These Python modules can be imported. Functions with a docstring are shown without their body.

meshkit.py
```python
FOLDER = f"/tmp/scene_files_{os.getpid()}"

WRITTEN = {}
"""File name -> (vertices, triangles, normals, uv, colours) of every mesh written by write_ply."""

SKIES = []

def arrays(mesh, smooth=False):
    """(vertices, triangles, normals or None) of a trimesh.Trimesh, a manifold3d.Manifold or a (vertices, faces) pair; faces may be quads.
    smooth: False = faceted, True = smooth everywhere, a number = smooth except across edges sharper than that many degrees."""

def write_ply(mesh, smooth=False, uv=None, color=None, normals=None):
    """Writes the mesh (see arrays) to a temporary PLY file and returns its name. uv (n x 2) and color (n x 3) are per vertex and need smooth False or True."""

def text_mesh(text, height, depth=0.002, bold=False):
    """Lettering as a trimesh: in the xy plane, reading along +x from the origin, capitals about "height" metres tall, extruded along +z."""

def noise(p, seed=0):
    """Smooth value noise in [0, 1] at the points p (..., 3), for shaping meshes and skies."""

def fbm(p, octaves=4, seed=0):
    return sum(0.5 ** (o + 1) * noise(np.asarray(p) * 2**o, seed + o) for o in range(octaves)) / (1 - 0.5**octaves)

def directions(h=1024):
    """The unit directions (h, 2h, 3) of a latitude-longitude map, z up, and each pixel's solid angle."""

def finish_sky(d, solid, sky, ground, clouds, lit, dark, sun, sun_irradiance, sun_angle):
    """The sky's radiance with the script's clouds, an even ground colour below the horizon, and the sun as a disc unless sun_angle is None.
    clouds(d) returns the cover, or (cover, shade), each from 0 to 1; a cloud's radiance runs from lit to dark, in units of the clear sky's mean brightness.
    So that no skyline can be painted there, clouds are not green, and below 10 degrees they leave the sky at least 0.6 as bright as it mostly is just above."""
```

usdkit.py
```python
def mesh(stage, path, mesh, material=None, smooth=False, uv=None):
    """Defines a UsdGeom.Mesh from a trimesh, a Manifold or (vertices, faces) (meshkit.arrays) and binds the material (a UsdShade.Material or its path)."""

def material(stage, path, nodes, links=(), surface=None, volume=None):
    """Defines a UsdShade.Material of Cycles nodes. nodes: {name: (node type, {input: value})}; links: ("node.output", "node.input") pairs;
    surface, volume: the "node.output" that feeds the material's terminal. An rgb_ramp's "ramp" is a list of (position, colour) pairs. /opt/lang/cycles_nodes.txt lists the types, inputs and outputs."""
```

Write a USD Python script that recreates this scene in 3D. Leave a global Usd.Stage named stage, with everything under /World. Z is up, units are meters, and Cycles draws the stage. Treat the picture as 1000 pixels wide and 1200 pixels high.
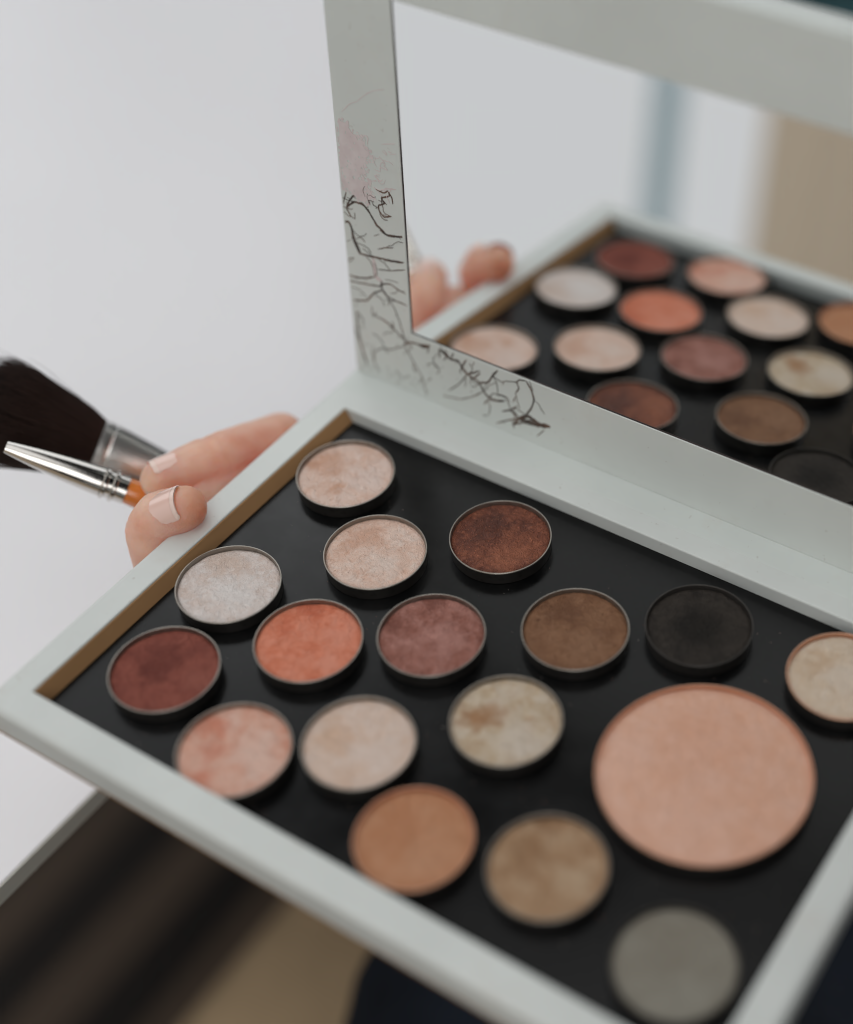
import math, random, zlib
import numpy as np, trimesh, usdkit
import manifold3d as m3
from manifold3d import Manifold
from shapely.geometry import LineString, Polygon, Point
from shapely.ops import unary_union
from pxr import Usd, UsdGeom, UsdLux, UsdShade, Gf, Sdf, Vt

stage = Usd.Stage.CreateInMemory()
UsdGeom.SetStageUpAxis(stage, UsdGeom.Tokens.z)
UsdGeom.SetStageMetersPerUnit(stage, 1.0)
UsdGeom.Xform.Define(stage, '/World')
UsdGeom.Scope.Define(stage, '/World/Looks')
MM = 0.001

# ---------------------------------------------------------------- camera (millimetre numbers, converted to metres)
CR = np.array([[0.8561461795961166, 0.5166939020726659, -0.00641332386844648],
               [0.3590567472906303, -0.6037800588916351, -0.7117077298371055],
               [-0.3716072811277944, 0.6070231066818925, -0.7024464225598079]])   # rows: right, down, forward
CPOS = np.array([229.37571175242795, -234.3768375668021, 276.89343111226043])
F_PX, CX, CY = 1789.7172493369142, 716.0525661168385, 592.1659115275068           # for a 1000 x 1200 picture
cam = UsdGeom.Camera.Define(stage, '/World/camera')
HA = 24.0
cam.CreateHorizontalApertureAttr(HA); cam.CreateVerticalApertureAttr(HA * 1.2)
cam.CreateFocalLengthAttr(F_PX / 1000 * HA)
cam.CreateHorizontalApertureOffsetAttr(-(CX - 500) / 1000 * HA)
cam.CreateVerticalApertureOffsetAttr((CY - 600) / 1000 * HA)
cam.CreateClippingRangeAttr(Gf.Vec2f(0.01, 50))
cam.CreateFStopAttr(2.7); cam.CreateFocusDistanceAttr(0.384)
cam.CreateExposureAttr(0.0)
M = np.eye(4); M[0, :3] = CR[0]; M[1, :3] = -CR[1]; M[2, :3] = -CR[2]; M[3, :3] = CPOS * MM
cam.AddTransformOp().Set(Gf.Matrix4d(*M.ravel().tolist()))

# ---------------------------------------------------------------- lights: window light from the left, soft room light from above and front
def rect_light(name, pos, target, w, h, inten, col):
    L = UsdLux.RectLight.Define(stage, '/World/' + name)
    L.CreateWidthAttr(w); L.CreateHeightAttr(h); L.CreateIntensityAttr(inten); L.CreateColorAttr(Gf.Vec3f(*col))
    p, t = np.array(pos, float), np.array(target, float)
    z = (p - t) / np.linalg.norm(p - t); x = np.cross([0, 0, 1], z); x /= np.linalg.norm(x); y = np.cross(z, x)
    m = np.eye(4); m[0, :3] = x; m[1, :3] = y; m[2, :3] = z; m[3, :3] = p
    L.AddTransformOp().Set(Gf.Matrix4d(*m.ravel().tolist()))
rect_light('window_light', (-1.5, 0.3, 0.95), (0, -0.05, 0), 1.6, 1.6, 1.4, (0.97, 0.99, 1.0))
rect_light('back_light', (-0.75, 1.30, 1.0), (-0.1, 0, 0), 1.2, 1.2, 1.3, (0.97, 0.99, 1.0))
rect_light('room_light', (-0.35, -0.45, 1.6), (-0.3, -0.5, 0), 2.2, 1.6, 1.1, (1.0, 0.995, 0.985))
rect_light('front_light', (0.50, -0.95, 0.80), (0, 0, 0.05), 1.0, 1.0, 2.4, (1.0, 0.99, 0.975))

# ---------------------------------------------------------------- helpers
used = {}
def numbered(path):
    k = used.get(path, 0); used[path] = k + 1
    return path if k == 0 else f'{path}_{k:03d}'
def tag(prim, label=None, cat=None, group=None, kind=None):
    for k, v in (('label', label), ('category', cat), ('group', group), ('kind', kind)):
        if v: prim.SetCustomDataByKey(k, v)
    return prim
def thing(name, label, cat, loc=(0, 0, 0), group=None):
    x = UsdGeom.Xform.Define(stage, numbered('/World/' + name))
    x.AddTranslateOp().Set(Gf.Vec3d(*[float(v) * MM for v in loc]))
    return tag(x.GetPrim(), label, cat, group)
def obj(name, mesh, mat, parent=None, smooth=False, label=None, kind=None):
    """mesh is in millimetres"""
    if hasattr(mesh, 'to_mesh'):
        q = mesh.to_mesh(); mesh = trimesh.Trimesh(np.array(q.vert_properties)[:, :3], np.array(q.tri_verts), process=False)
    elif isinstance(mesh, (tuple, list)):
        v, f = np.asarray(mesh[0], float), np.asarray(mesh[1], int)
        if f.shape[1] == 4: f = np.vstack([f[:, [0, 1, 2]], f[:, [0, 2, 3]]])
        mesh = trimesh.Trimesh(v, f, process=False)
    mesh = mesh.copy(); mesh.vertices = np.asarray(mesh.vertices) * MM
    base = str(parent.GetPath()) if parent is not None else '/World'
    p = usdkit.mesh(stage, numbered(f'{base}/{name}'), mesh, mat, smooth=smooth).GetPrim()
    return tag(p, label, None, None, kind)
def mat(name, nodes, links, surface='p.BSDF'):
    return usdkit.material(stage, '/World/Looks/' + name, nodes, links, surface=surface)
def s2l(c):
    c = np.asarray(c, float) / 255
    return tuple(np.where(c <= .04045, c / 12.92, ((c + .055) / 1.055) ** 2.4))
def box(x0, x1, y0, y1, z0, z1, bevel=0.0):
    if bevel <= 0:
        b = trimesh.creation.box((x1 - x0, y1 - y0, z1 - z0)); b.apply_translation(((x0 + x1) / 2, (y0 + y1) / 2, (z0 + z1) / 2)); return b
    s = Manifold.sphere(bevel, 16)
    return Manifold.batch_hull([s.translate([x, y, z]) for x in (x0 + bevel, x1 - bevel) for y in (y0 + bevel, y1 - bevel) for z in (z0 + bevel, z1 - bevel)])
def ring(x0, x1, y0, y1, prof, rsub, seg=6):
    """closed frame round the opening x0..x1, y0..y1: profile points (outward offset, height), outer corners rounded by offset - rsub"""
    loops = []
    for o, z in prof:
        r = max(o - rsub, 1e-3); L = []
        for cx, cy, a0 in ((x1 + o - r, y1 + o - r, 0), (x0 - o + r, y1 + o - r, 90), (x0 - o + r, y0 - o + r, 180), (x1 + o - r, y0 - o + r, 270)):
            for k in range(seg + 1):
                a = math.radians(a0 + 90 * k / seg); L.append((cx + r * math.cos(a), cy + r * math.sin(a), z))
        loops.append(L)
    n = len(loops[0]); v = np.array(loops).reshape(-1, 3); f = []
    for i in range(len(prof)):
        j = (i + 1) % len(prof)
        for k in range(n):
            k2 = (k + 1) % n
            f.append((i * n + k, j * n + k, j * n + k2, i * n + k2))
    t = trimesh.Trimesh(v, np.vstack([np.array(f)[:, [0, 1, 2]], np.array(f)[:, [0, 2, 3]]]), process=False)
    t.fix_normals()
    return t
def lathe(prof, seg=64):
    n = len(prof); a = np.linspace(0, 2 * np.pi, seg, endpoint=False)
    v = np.array([(r * np.cos(t), r * np.sin(t), z) for r, z in prof for t in a]); f = []
    for i in range(n - 1):
        for k in range(seg):
            k2 = (k + 1) % seg
            f.append((i * seg + k, i * seg + k2, (i + 1) * seg + k2, (i + 1) * seg + k))
    return v, np.array(f)
def frame_to(p0, p1, up=(0, 0, 1)):
    z = np.array(p1, float) - np.array(p0, float); L = np.linalg.norm(z); z /= L
    x = np.cross(up, z); x /= np.linalg.norm(x); y = np.cross(z, x)
    return np.stack([x, y, z], 1), L
def place(v, Rm, p): return np.asarray(v) @ Rm.T + np.array(p, float)
def lpt(x, h, k=0.0):   # lid coordinates (along hinge, up the lid, towards the viewer) to palette coordinates
    c, s = math.cos(math.radians(4.389)), math.sin(math.radians(4.389))
    return np.stack(np.broadcast_arrays(x, 14.02 + h * s - k * c, h * c + k * s), -1)
def to_lid(m):
    if hasattr(m, 'to_mesh'):
        q = m.to_mesh(); m = trimesh.Trimesh(np.array(q.vert_properties)[:, :3], np.array(q.tri_verts), process=False)
    m = m.copy(); v = np.asarray(m.vertices); m.vertices = lpt(v[:, 0], v[:, 1], v[:, 2]); return m

# ---------------------------------------------------------------- materials
def paper(name, col, rough=.45, bump=.00003, scale=900.0, spec=.4, var=.06, stain=0.0):
    c = np.array(col)
    return mat(name, {'tc': ('texture_coordinate', {}), 'n': ('noise_texture', {'scale': scale, 'detail': 4.0}), 'n2': ('noise_texture', {'scale': 25.0, 'detail': 3.0}),
        'r': ('rgb_ramp', {'ramp': [(.3, tuple(c * (1 - var))), (.7, tuple(np.minimum(c * (1 + var), .95)))]}),
        'ns': ('noise_texture', {'scale': 48.0, 'detail': 6.0, 'roughness': .68}), 'ms': ('map_range', {'from_min': .56, 'from_max': .74, 'to_min': 0., 'to_max': stain, 'clamp': True}), 'st': ('mix_color', {'b': (.50, .42, .36)}),
        'nk': ('noise_texture', {'scale': 520.0, 'detail': 2.0}), 'mk': ('map_range', {'from_min': .70, 'from_max': .76, 'to_min': 0., 'to_max': stain * 1.4, 'clamp': True}), 'sk': ('mix_color', {'b': (.30, .25, .21)}),
        'rr': ('map_range', {'from_min': .3, 'from_max': .7, 'to_min': rough - .08, 'to_max': min(rough + .1, 1.)}),
        'b': ('bump', {'strength': .5, 'distance': bump}), 'p': ('principled_bsdf', {'specular_ior_level': spec})},
        [('tc.object', 'n.vector'), ('tc.object', 'n2.vector'), ('tc.object', 'ns.vector'), ('tc.object', 'nk.vector'), ('n2.fac', 'r.fac'), ('ns.fac', 'ms.value'), ('ms.result', 'st.fac'), ('r.color', 'st.a'), ('nk.fac', 'mk.value'), ('mk.result', 'sk.fac'), ('st.result', 'sk.a'),
         ('sk.result', 'p.base_color'), ('ns.fac', 'rr.value'), ('rr.result', 'p.roughness'), ('n.fac', 'b.height'), ('b.normal', 'p.normal')])
white_card = paper('white_card', (.61, .64, .625), .42, stain=.22)
lid_card = paper('lid_card', (.62, .662, .64), .40, stain=.16)
back_card = paper('back_card', (.34, .42, .42), .5)
kraft = paper('kraft_board', (.33, .185, .085), .8, .00008, 600., .2, .15)
hinge_card = paper('hinge_card', (.60, .64, .62), .5, stain=.2)
def simple(name, col, rough=.5, metal=0.0, spec=.5, **kw):
    return mat(name, {'p': ('principled_bsdf', {'base_color': tuple(col), 'roughness': rough, 'metallic': metal, 'specular_ior_level': spec, **kw})}, [])
mirror_m = simple('mirror_silver', (.90, .92, .92), 0.0, 1.0)
mirror_edge_m = simple('mirror_edge', (.05, .04, .04), .35, .3)
foil_dark = mat('dark_foil', {'tc': ('texture_coordinate', {}), 'n': ('noise_texture', {'scale': 220., 'detail': 3.}), 'r': ('rgb_ramp', {'ramp': [(.4, (.045, .032, .026)), (.62, (.15, .085, .058))]}),
    'p': ('principled_bsdf', {'roughness': .38, 'metallic': .25})}, [('tc.object', 'n.vector'), ('n.fac', 'r.fac'), ('r.color', 'p.base_color')])
foil_grey = simple('faded_foil', (.17, .16, .145), .45, .1)
foil_pink = mat('rose_foil', {'tc': ('texture_coordinate', {}), 'n': ('noise_texture', {'scale': 300., 'detail': 3.}), 'r': ('rgb_ramp', {'ramp': [(.35, (.66, .60, .595)), (.65, (.60, .52, .52))]}),
    'p': ('principled_bsdf', {'roughness': .4, 'metallic': .15})}, [('tc.object', 'n.vector'), ('n.fac', 'r.fac'), ('r.color', 'p.base_color')])
black_sheet = mat('black_sheet', {'tc': ('texture_coordinate', {}), 'n': ('noise_texture', {'scale': 1400., 'detail': 3.}), 'n2': ('noise_texture', {'scale': 45., 'detail': 5., 'roughness': .6}), 'n3': ('noise_texture', {'scale': 18., 'detail': 2.}),
    'r': ('rgb_ramp', {'ramp': [(.3, (.0022, .0024, .0026)), (.72, (.0055, .0056, .0058))]}), 'rr': ('map_range', {'from_min': .3, 'from_max': .7, 'to_min': .17, 'to_max': .30}),
    'b': ('bump', {'strength': .25, 'distance': .00003}), 'b2': ('bump', {'strength': .3, 'distance': .0004}), 'p': ('principled_bsdf', {'specular_ior_level': .25})},
    [('tc.object', 'n.vector'), ('tc.object', 'n2.vector'), ('tc.object', 'n3.vector'), ('n2.fac', 'r.fac'), ('r.color', 'p.base_color'), ('n2.fac', 'rr.value'), ('rr.result', 'p.roughness'), ('n3.fac', 'b2.height'), ('b2.normal', 'b.normal'), ('n.fac', 'b.height'), ('b.normal', 'p.normal')])
dust_m = [simple('powder_dust_' + n_, c_, .9) for n_, c_ in (('pink', (.45, .32, .27)), ('brown', (.16, .09, .065)), ('pale', (.42, .38, .34)), ('orange', (.40, .15, .09)))]
def tin(name, col, rough, met=.9):
    return mat(name, {'tc': ('texture_coordinate', {}), 'n': ('noise_texture', {'scale': 500., 'detail': 3.}), 'rr': ('map_range', {'from_min': .3, 'from_max': .7, 'to_min': rough - .08, 'to_max': rough + .12}),
        'p': ('principled_bsdf', {'base_color': col, 'metallic': met})}, [('tc.object', 'n.vector'), ('n.fac', 'rr.value'), ('rr.result', 'p.roughness')])
tin_silver = tin('tin_silver', (.31, .285, .255), .36)
tin_side = tin('tin_side', (.05, .046, .043), .36, .7)
tin_copper = tin('tin_copper', (.62, .36, .25), .4)
tin_dark = tin('tin_dark', (.055, .05, .046), .4, .6)
# ---- traced print on the lid and wear on the powders (millimetres)
VEINS = [(0.5,0,[(10.65,16.33),(12.77,17.95),(15.22,18.51),(17.6,18.26),(19.65,19.46)]),
(0.9,0,[(16.01,18.43),(17.61,18.42),(19.64,19.3)]),
(0.2,0,[(11.42,15.85),(13.98,11.69),(16.59,7.92),(17.87,1.91),(18.18,-0.03)]),
(0.5,0,[(22.82,19.53),(24.37,18.97),(26.66,17.53),(29.05,18.48),(30.14,16.58),(32.04,14.98),(35.89,13.79),(37.0,11.47),(38.9,9.87),(41.23,9.89),(43.94,11.02)]),
(0.4,0,[(22.82,19.53),(22.92,16.83)]),
(0.35,0,[(26.66,17.53),(27.56,20.23)]),
(0.35,0,[(25.51,18.25),(24.25,16.58)]),
(0.3,0,[(29.05,18.48),(28.2,16.98)]),
(0.4,0,[(30.14,16.58),(31.81,19.58)]),
(0.35,0,[(30.14,16.58),(29.53,14.76)]),
(0.25,0,[(32.04,14.98),(28.71,10.05),(25.4,6.83)]),
(0.35,0,[(32.04,14.98),(35.21,17.05),(36.0,17.76)]),
(0.4,0,[(33.97,14.35),(35.18,15.86),(36.14,17.04)]),
(0.45,0,[(35.89,13.79),(38.63,14.91),(40.23,17.91),(41.8,20.1)]),
(0.35,0,[(38.9,9.87),(37.28,7.18)]),
(0.3,0,[(37.0,11.47),(36.25,12.75)]),
(0.3,0,[(38.9,9.87),(40.11,11.97)]),
(0.25,0,[(33.7,18.4),(34.37,19.83)]),
(0.2,0,[(18.18,-0.03),(21.12,1.62),(23.68,4.33),(29.33,5.47),(33.37,7.97),(36.2,10.74)]),
(0.2,0,[(18.18,-0.03),(13.72,1.01),(9.82,4.34),(7.51,6.67)]),
(0.4,0,[(18.18,-0.03),(15.18,-2.12),(10.0,-5.14),(6.63,-5.29)]),
(0.6,0,[(8.91,3.15),(8.61,-1.11),(6.66,-4.86)]),
(0.5,0,[(8.61,-1.11),(12.39,-0.37)]),
(0.6,0,[(18.18,-0.03),(20.2,-0.42),(21.12,1.62)]),
(0.5,0,[(17.5,2.58),(18.18,-0.03),(15.4,-5.38)]),
(0.3,0,[(20.2,-0.42),(25.05,-0.85),(29.03,-2.48),(35.46,-1.78),(41.08,2.3),(45.8,5.55),(48.51,7.12)]),
(0.5,0,[(24.66,-0.6),(26.25,-1.17)]),
(1.3,0,[(48.51,7.12),(50.42,6.89),(54.23,7.57),(58.0,8.4)]),
(0.8,0,[(48.51,7.12),(51.19,9.07),(54.22,8.37)]),
(0.4,0,[(48.51,7.12),(45.84,8.79),(43.11,7.23)]),
(0.4,0,[(45.84,8.79),(47.77,10.8)]),
(0.5,0,[(50.43,9.14),(48.51,7.12),(46.55,3.85)]),
(0.35,0,[(45.8,5.55),(47.33,4.59),(49.65,6.4)]),
(0.4,0,[(50.85,20.3),(52.71,17.59),(53.31,15.11),(52.33,11.94),(50.81,9.31)]),
(0.3,0,[(50.85,20.3),(48.6,20.0),(47.84,18.68),(48.58,17.05),(47.43,15.01)]),
(0.3,0,[(47.42,13.82),(46.64,11.92)]),
(0.2,0,[(56.5,6.55),(54.23,3.53),(51.17,1.37),(48.84,0.52)]),
(0.2,0,[(4.55,0.54),(1.42,3.4),(-0.39,6.77),(0.76,10.47),(3.84,12.64),(6.32,12.81),(8.92,14.87),(11.42,15.85)]),
(0.35,0,[(-2.37,-1.46),(-1.09,-1.35),(-5.27,-5.17)]),
(0.6,0,[(-2.94,1.64),(-1.97,-1.71)]),
(0.25,0,[(20.95,14.08),(21.54,13.12)]),
(0.25,0,[(19.05,8.51),(19.61,8.34)]),
(0.25,0,[(36.78,3.32),(37.57,3.25)]),
(0.25,0,[(-1.93,-1.28),(2.71,-1.46),(7.75,-1.47)]),
(0.3,0,[(19.67,19.86),(18.87,16.8)]),
(0.5,0,[(-3.97,47.01),(-3.73,44.39),(-1.84,40.71),(1.18,41.07),(4.68,41.6),(8.64,42.08),(12.59,43.01)]),
(0.35,0,[(5.63,50.24),(7.74,49.4),(10.68,49.95),(12.66,50.85)]),
(0.2,0,[(4.41,44.23),(7.46,45.73),(9.7,46.5)]),
(0.4,0,[(-6.4,32.6),(-3.6,32.66),(0.02,33.72),(2.65,35.13)]),
(1.1,0,[(2.63,40.66),(2.89,38.0),(2.91,35.22),(4.84,34.52)]),
(0.3,0,[(-6.43,32.36),(-6.07,30.83),(-1.69,31.46),(3.93,32.55),(5.02,33.65),(7.59,34.81),(9.99,33.81),(12.66,33.39)]),
(0.5,0,[(4.84,34.52),(4.65,32.11),(6.49,30.19)]),
(0.25,0,[(6.49,30.19),(9.71,29.95),(12.91,29.72)]),
(0.35,0,[(-5.37,24.87),(-0.63,26.38),(1.68,29.61),(4.61,31.62)]),
(0.2,0,[(6.49,30.19),(8.52,27.38),(10.22,23.22),(10.98,19.63),(11.61,17.92)]),
(0.15,0,[(-6.26,28.86),(-2.92,29.12),(-0.54,27.37)]),
(0.3,0,[(1.57,22.37),(4.59,22.06),(7.04,21.05),(11.36,17.82)]),
(0.3,0,[(1.02,21.93),(2.18,23.57)]),
(0.4,0,[(-6.55,46.15),(-6.62,42.95)]),
(0.2,0,[(-6.93,35.0),(-5.87,37.93),(-4.03,38.7)]),
(0.2,0,[(3.88,37.88),(8.41,39.03),(12.93,40.86)]),
(0.12,0,[(6.16,35.46),(8.17,35.95),(10.4,36.05)]),
(0.3,0,[(-4.67,21.5),(-4.72,16.57),(-4.56,11.64),(-2.6,4.28),(-1.48,-0.96)]),
(0.2,0,[(-6.3,17.94),(-5.67,13.72),(-4.11,10.81),(-3.5,5.97)]),
(0.6,0,[(-2.16,0.33),(-1.52,-1.5),(-3.3,-3.54)]),
(0.2,0,[(13.77,16.3),(12.32,17.21),(11.61,17.92)]),
(0.3,0,[(7.42,22.64),(7.82,21.34),(6.48,20.35)]),
(0.15,1,[(-3.68,80.98),(-1.07,83.72),(1.38,85.01),(3.91,87.48),(6.81,89.46),(10.07,90.55)]),
(0.5,1,[(-5.03,53.71),(-2.35,56.11),(0.6,56.41),(2.39,54.82),(4.53,51.58),(7.76,49.57),(12.64,50.56)]),
(0.5,1,[(-6.52,48.78),(-4.71,49.61),(-3.89,47.87),(-3.44,44.88),(-1.57,40.97)]),
(0.35,1,[(-6.2,47.1),(-6.63,42.88)]),
(0.35,1,[(5.19,62.19),(7.76,61.73),(9.29,63.07),(9.64,61.48),(6.68,60.11),(8.01,58.82),(5.52,57.58),(5.86,55.96),(7.2,54.66),(9.67,55.69)]),
(0.35,1,[(-2.7,57.52),(-0.07,59.66),(-0.03,57.51),(-2.15,58.13),(-4.39,55.23),(-5.08,53.25),(-3.78,51.47)]),
(0.3,1,[(9.25,62.63),(10.33,61.28),(10.44,59.61)]),
(0.2,1,[(3.49,47.9),(5.28,48.95)]),
(0.2,1,[(-2.42,52.8),(-2.45,51.03)]),
(0.2,1,[(-6.61,52.75),(-4.53,58.66)]),
(0.15,1,[(5.42,67.74),(7.28,67.49),(6.94,69.05),(9.72,68.66),(8.42,69.92)]),
(0.3,1,[(5.28,66.02),(6.59,64.75),(7.59,65.49)]),
(0.2,1,[(4.49,62.39),(6.86,62.3),(8.84,63.35),(11.71,64.05)]),
(0.2,1,[(2.71,74.35),(1.82,74.91),(2.92,76.66),(4.06,76.39),(3.64,74.22)]),
(0.15,1,[(8.18,75.58),(12.42,76.93)]),
(0.15,1,[(10.55,73.45),(12.46,74.23)]),
(0.25,1,[(10.14,74.14),(11.06,74.01)])]
PATCH = [(-5.36, 78.49), (-2.53, 78.5), (-0.88, 76.14), (1.94, 76.16), (1.3, 74.34), (2.23, 74.21), (3.04, 72.81), (5.38, 72.7), (3.78, 70.56), (2.09, 67.55), (2.91, 66.13), (0.87, 64.65), (1.25, 63.49), (3.66, 63.83), (3.02, 61.93), (4.76, 59.91), (2.59, 57.06), (0.14, 56.7), (-2.2, 57.68), (-5.45, 59.24), (-6.23, 61.14), (-6.31, 64.95), (-5.63, 71.45)]
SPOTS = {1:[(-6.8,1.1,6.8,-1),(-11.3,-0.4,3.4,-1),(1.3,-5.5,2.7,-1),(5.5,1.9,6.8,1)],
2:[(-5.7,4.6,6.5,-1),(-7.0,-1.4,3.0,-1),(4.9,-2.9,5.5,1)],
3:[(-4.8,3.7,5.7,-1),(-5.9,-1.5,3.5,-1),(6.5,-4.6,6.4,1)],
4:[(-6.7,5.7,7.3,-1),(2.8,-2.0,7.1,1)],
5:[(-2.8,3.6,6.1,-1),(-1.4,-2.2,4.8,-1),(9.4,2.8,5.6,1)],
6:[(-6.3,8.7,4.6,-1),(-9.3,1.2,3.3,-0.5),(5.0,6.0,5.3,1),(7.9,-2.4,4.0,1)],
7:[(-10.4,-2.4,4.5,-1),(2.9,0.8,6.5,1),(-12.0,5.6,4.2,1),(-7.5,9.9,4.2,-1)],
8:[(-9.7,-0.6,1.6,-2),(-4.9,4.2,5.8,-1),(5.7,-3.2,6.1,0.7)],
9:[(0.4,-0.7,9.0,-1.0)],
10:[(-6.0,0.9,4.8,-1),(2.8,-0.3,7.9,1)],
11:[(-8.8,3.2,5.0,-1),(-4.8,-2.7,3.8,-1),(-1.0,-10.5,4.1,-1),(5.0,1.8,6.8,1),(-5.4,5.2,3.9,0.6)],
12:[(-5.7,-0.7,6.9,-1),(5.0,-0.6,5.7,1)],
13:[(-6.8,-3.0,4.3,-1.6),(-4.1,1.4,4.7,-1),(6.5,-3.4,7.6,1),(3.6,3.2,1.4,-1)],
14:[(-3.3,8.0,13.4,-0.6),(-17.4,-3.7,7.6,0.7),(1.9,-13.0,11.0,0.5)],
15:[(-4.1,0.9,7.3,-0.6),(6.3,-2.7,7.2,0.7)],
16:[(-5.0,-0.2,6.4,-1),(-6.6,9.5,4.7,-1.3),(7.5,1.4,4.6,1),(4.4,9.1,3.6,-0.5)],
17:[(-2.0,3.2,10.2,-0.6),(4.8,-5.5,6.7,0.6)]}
# ---------------------------------------------------------------- setting: table, floor, wall seen in the mirror
white_table = mat('white_table', {'tc': ('texture_coordinate', {}), 'n': ('noise_texture', {'scale': 6., 'detail': 3.}), 'r': ('rgb_ramp', {'ramp': [(.3, (.80, .795, .82)), (.7, (.835, .83, .855))]}),
    'p': ('principled_bsdf', {'roughness': .35, 'specular_ior_level': .4})}, [('tc.object', 'n.vector'), ('n.fac', 'r.fac'), ('r.color', 'p.base_color')])
table_side = simple('table_side', (.62, .62, .56), .6)
t = thing('white_table', 'white table with a thin grey-green edge behind and left of the palette', 'table', (-21.2, 0, -75))
obj('table_top', box(-900, -.4, -150, 900, -6.9, 0, .6), white_table, t, 30)
obj('table_edge', box(-1.2, 0, -149, 899, -6.6, -.5, .2), table_side, t, 30)
for (x, y) in ((-600, -100), (-600, 850), (-850, -100), (-850, 850)):
    obj('leg', trimesh.util.concatenate([box(x - 20, x + 20, y - 20, y + 20, -625, -7)]), white_table, t)
# dark plank floor: each board its own part
plank_m = []
for k, c in enumerate(((.016, .012, .010), (.105, .075, .054), (.022, .016, .013), (.16, .115, .078))):
    plank_m.append(mat(f'floor_board_{k}', {'tc': ('texture_coordinate', {}), 'mp': ('mapping', {'scale': (60., 3., 60.)}), 'n': ('noise_texture', {'scale': 1., 'detail': 5.}),
        'r': ('rgb_ramp', {'ramp': [(.3, tuple(np.array(c) * .7)), (.7, tuple(np.array(c) * 1.25))]}), 'p': ('principled_bsdf', {'roughness': .6, 'specular_ior_level': .3})},
        [('tc.object', 'mp.vector'), ('mp.vector', 'n.vector'), ('n.fac', 'r.fac'), ('r.color', 'p.base_color')]))
fl = UsdGeom.Xform.Define(stage, '/World/floor'); fl.AddTranslateOp().Set(Gf.Vec3d(0, 0, -.70)); fl = tag(fl.GetPrim(), 'dark wooden floor of long boards far below the table', 'floor', None, 'structure')
rng = random.Random(5)
x = -1302.0; k = 0
while x < 900:
    w = 40
    obj('floor_board', box(x, x + w - 1.6, -1000, 1300, -12, rng.uniform(-.6, 0.)), plank_m[(0, 1, 2, 1, 0, 3)[k % 6] if not -430 < x < -230 else {-422: 0, -382: 1, -342: 0, -302: 1, -262: 3}[int(x)]], fl); x += w; k += 1
obj('subfloor', box(-1350, 950, -1010, 1310, -30, -14), plank_m[0], fl)
# tall bright window beyond the front of the palette (only the mirror shows it)
pane_m = mat('daylit_pane', {'e': ('emission', {'color': (.985, .985, 1.0), 'strength': .64})}, [], 'e.emission')
groove_m = mat('blue_grey_blind', {'d': ('diffuse_bsdf', {'color': (.52, .62, .65)}), 't': ('translucent_bsdf', {'color': (.86, .95, .97)}), 'm': ('mix_closure', {'fac': .62})}, [('d.BSDF', 'm.closure1'), ('t.BSDF', 'm.closure2')], 'm.closure')
beige_m = mat('beige_cloth', {'tc': ('texture_coordinate', {}), 'w': ('wave_texture', {'scale': 14., 'distortion': 3., 'detail': 2.}), 'r': ('rgb_ramp', {'ramp': [(.2, (.73, .595, .445)), (.8, (.77, .64, .49))]}),
    'd': ('diffuse_bsdf', {}), 't': ('translucent_bsdf', {}), 'm': ('mix_closure', {'fac': .62})}, [('tc.object', 'w.vector'), ('w.fac', 'r.fac'), ('r.color', 'd.color'), ('r.color', 't.color'), ('d.BSDF', 'm.closure1'), ('t.BSDF', 'm.closure2')], 'm.closure')
w = thing('window', 'tall bright window with a narrow blue-grey strip, reflected in the mirror', 'window', (-600, -900, -690))
obj('pane', box(-800, 212, -70, -64, 0, 1590), pane_m, w)
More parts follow.
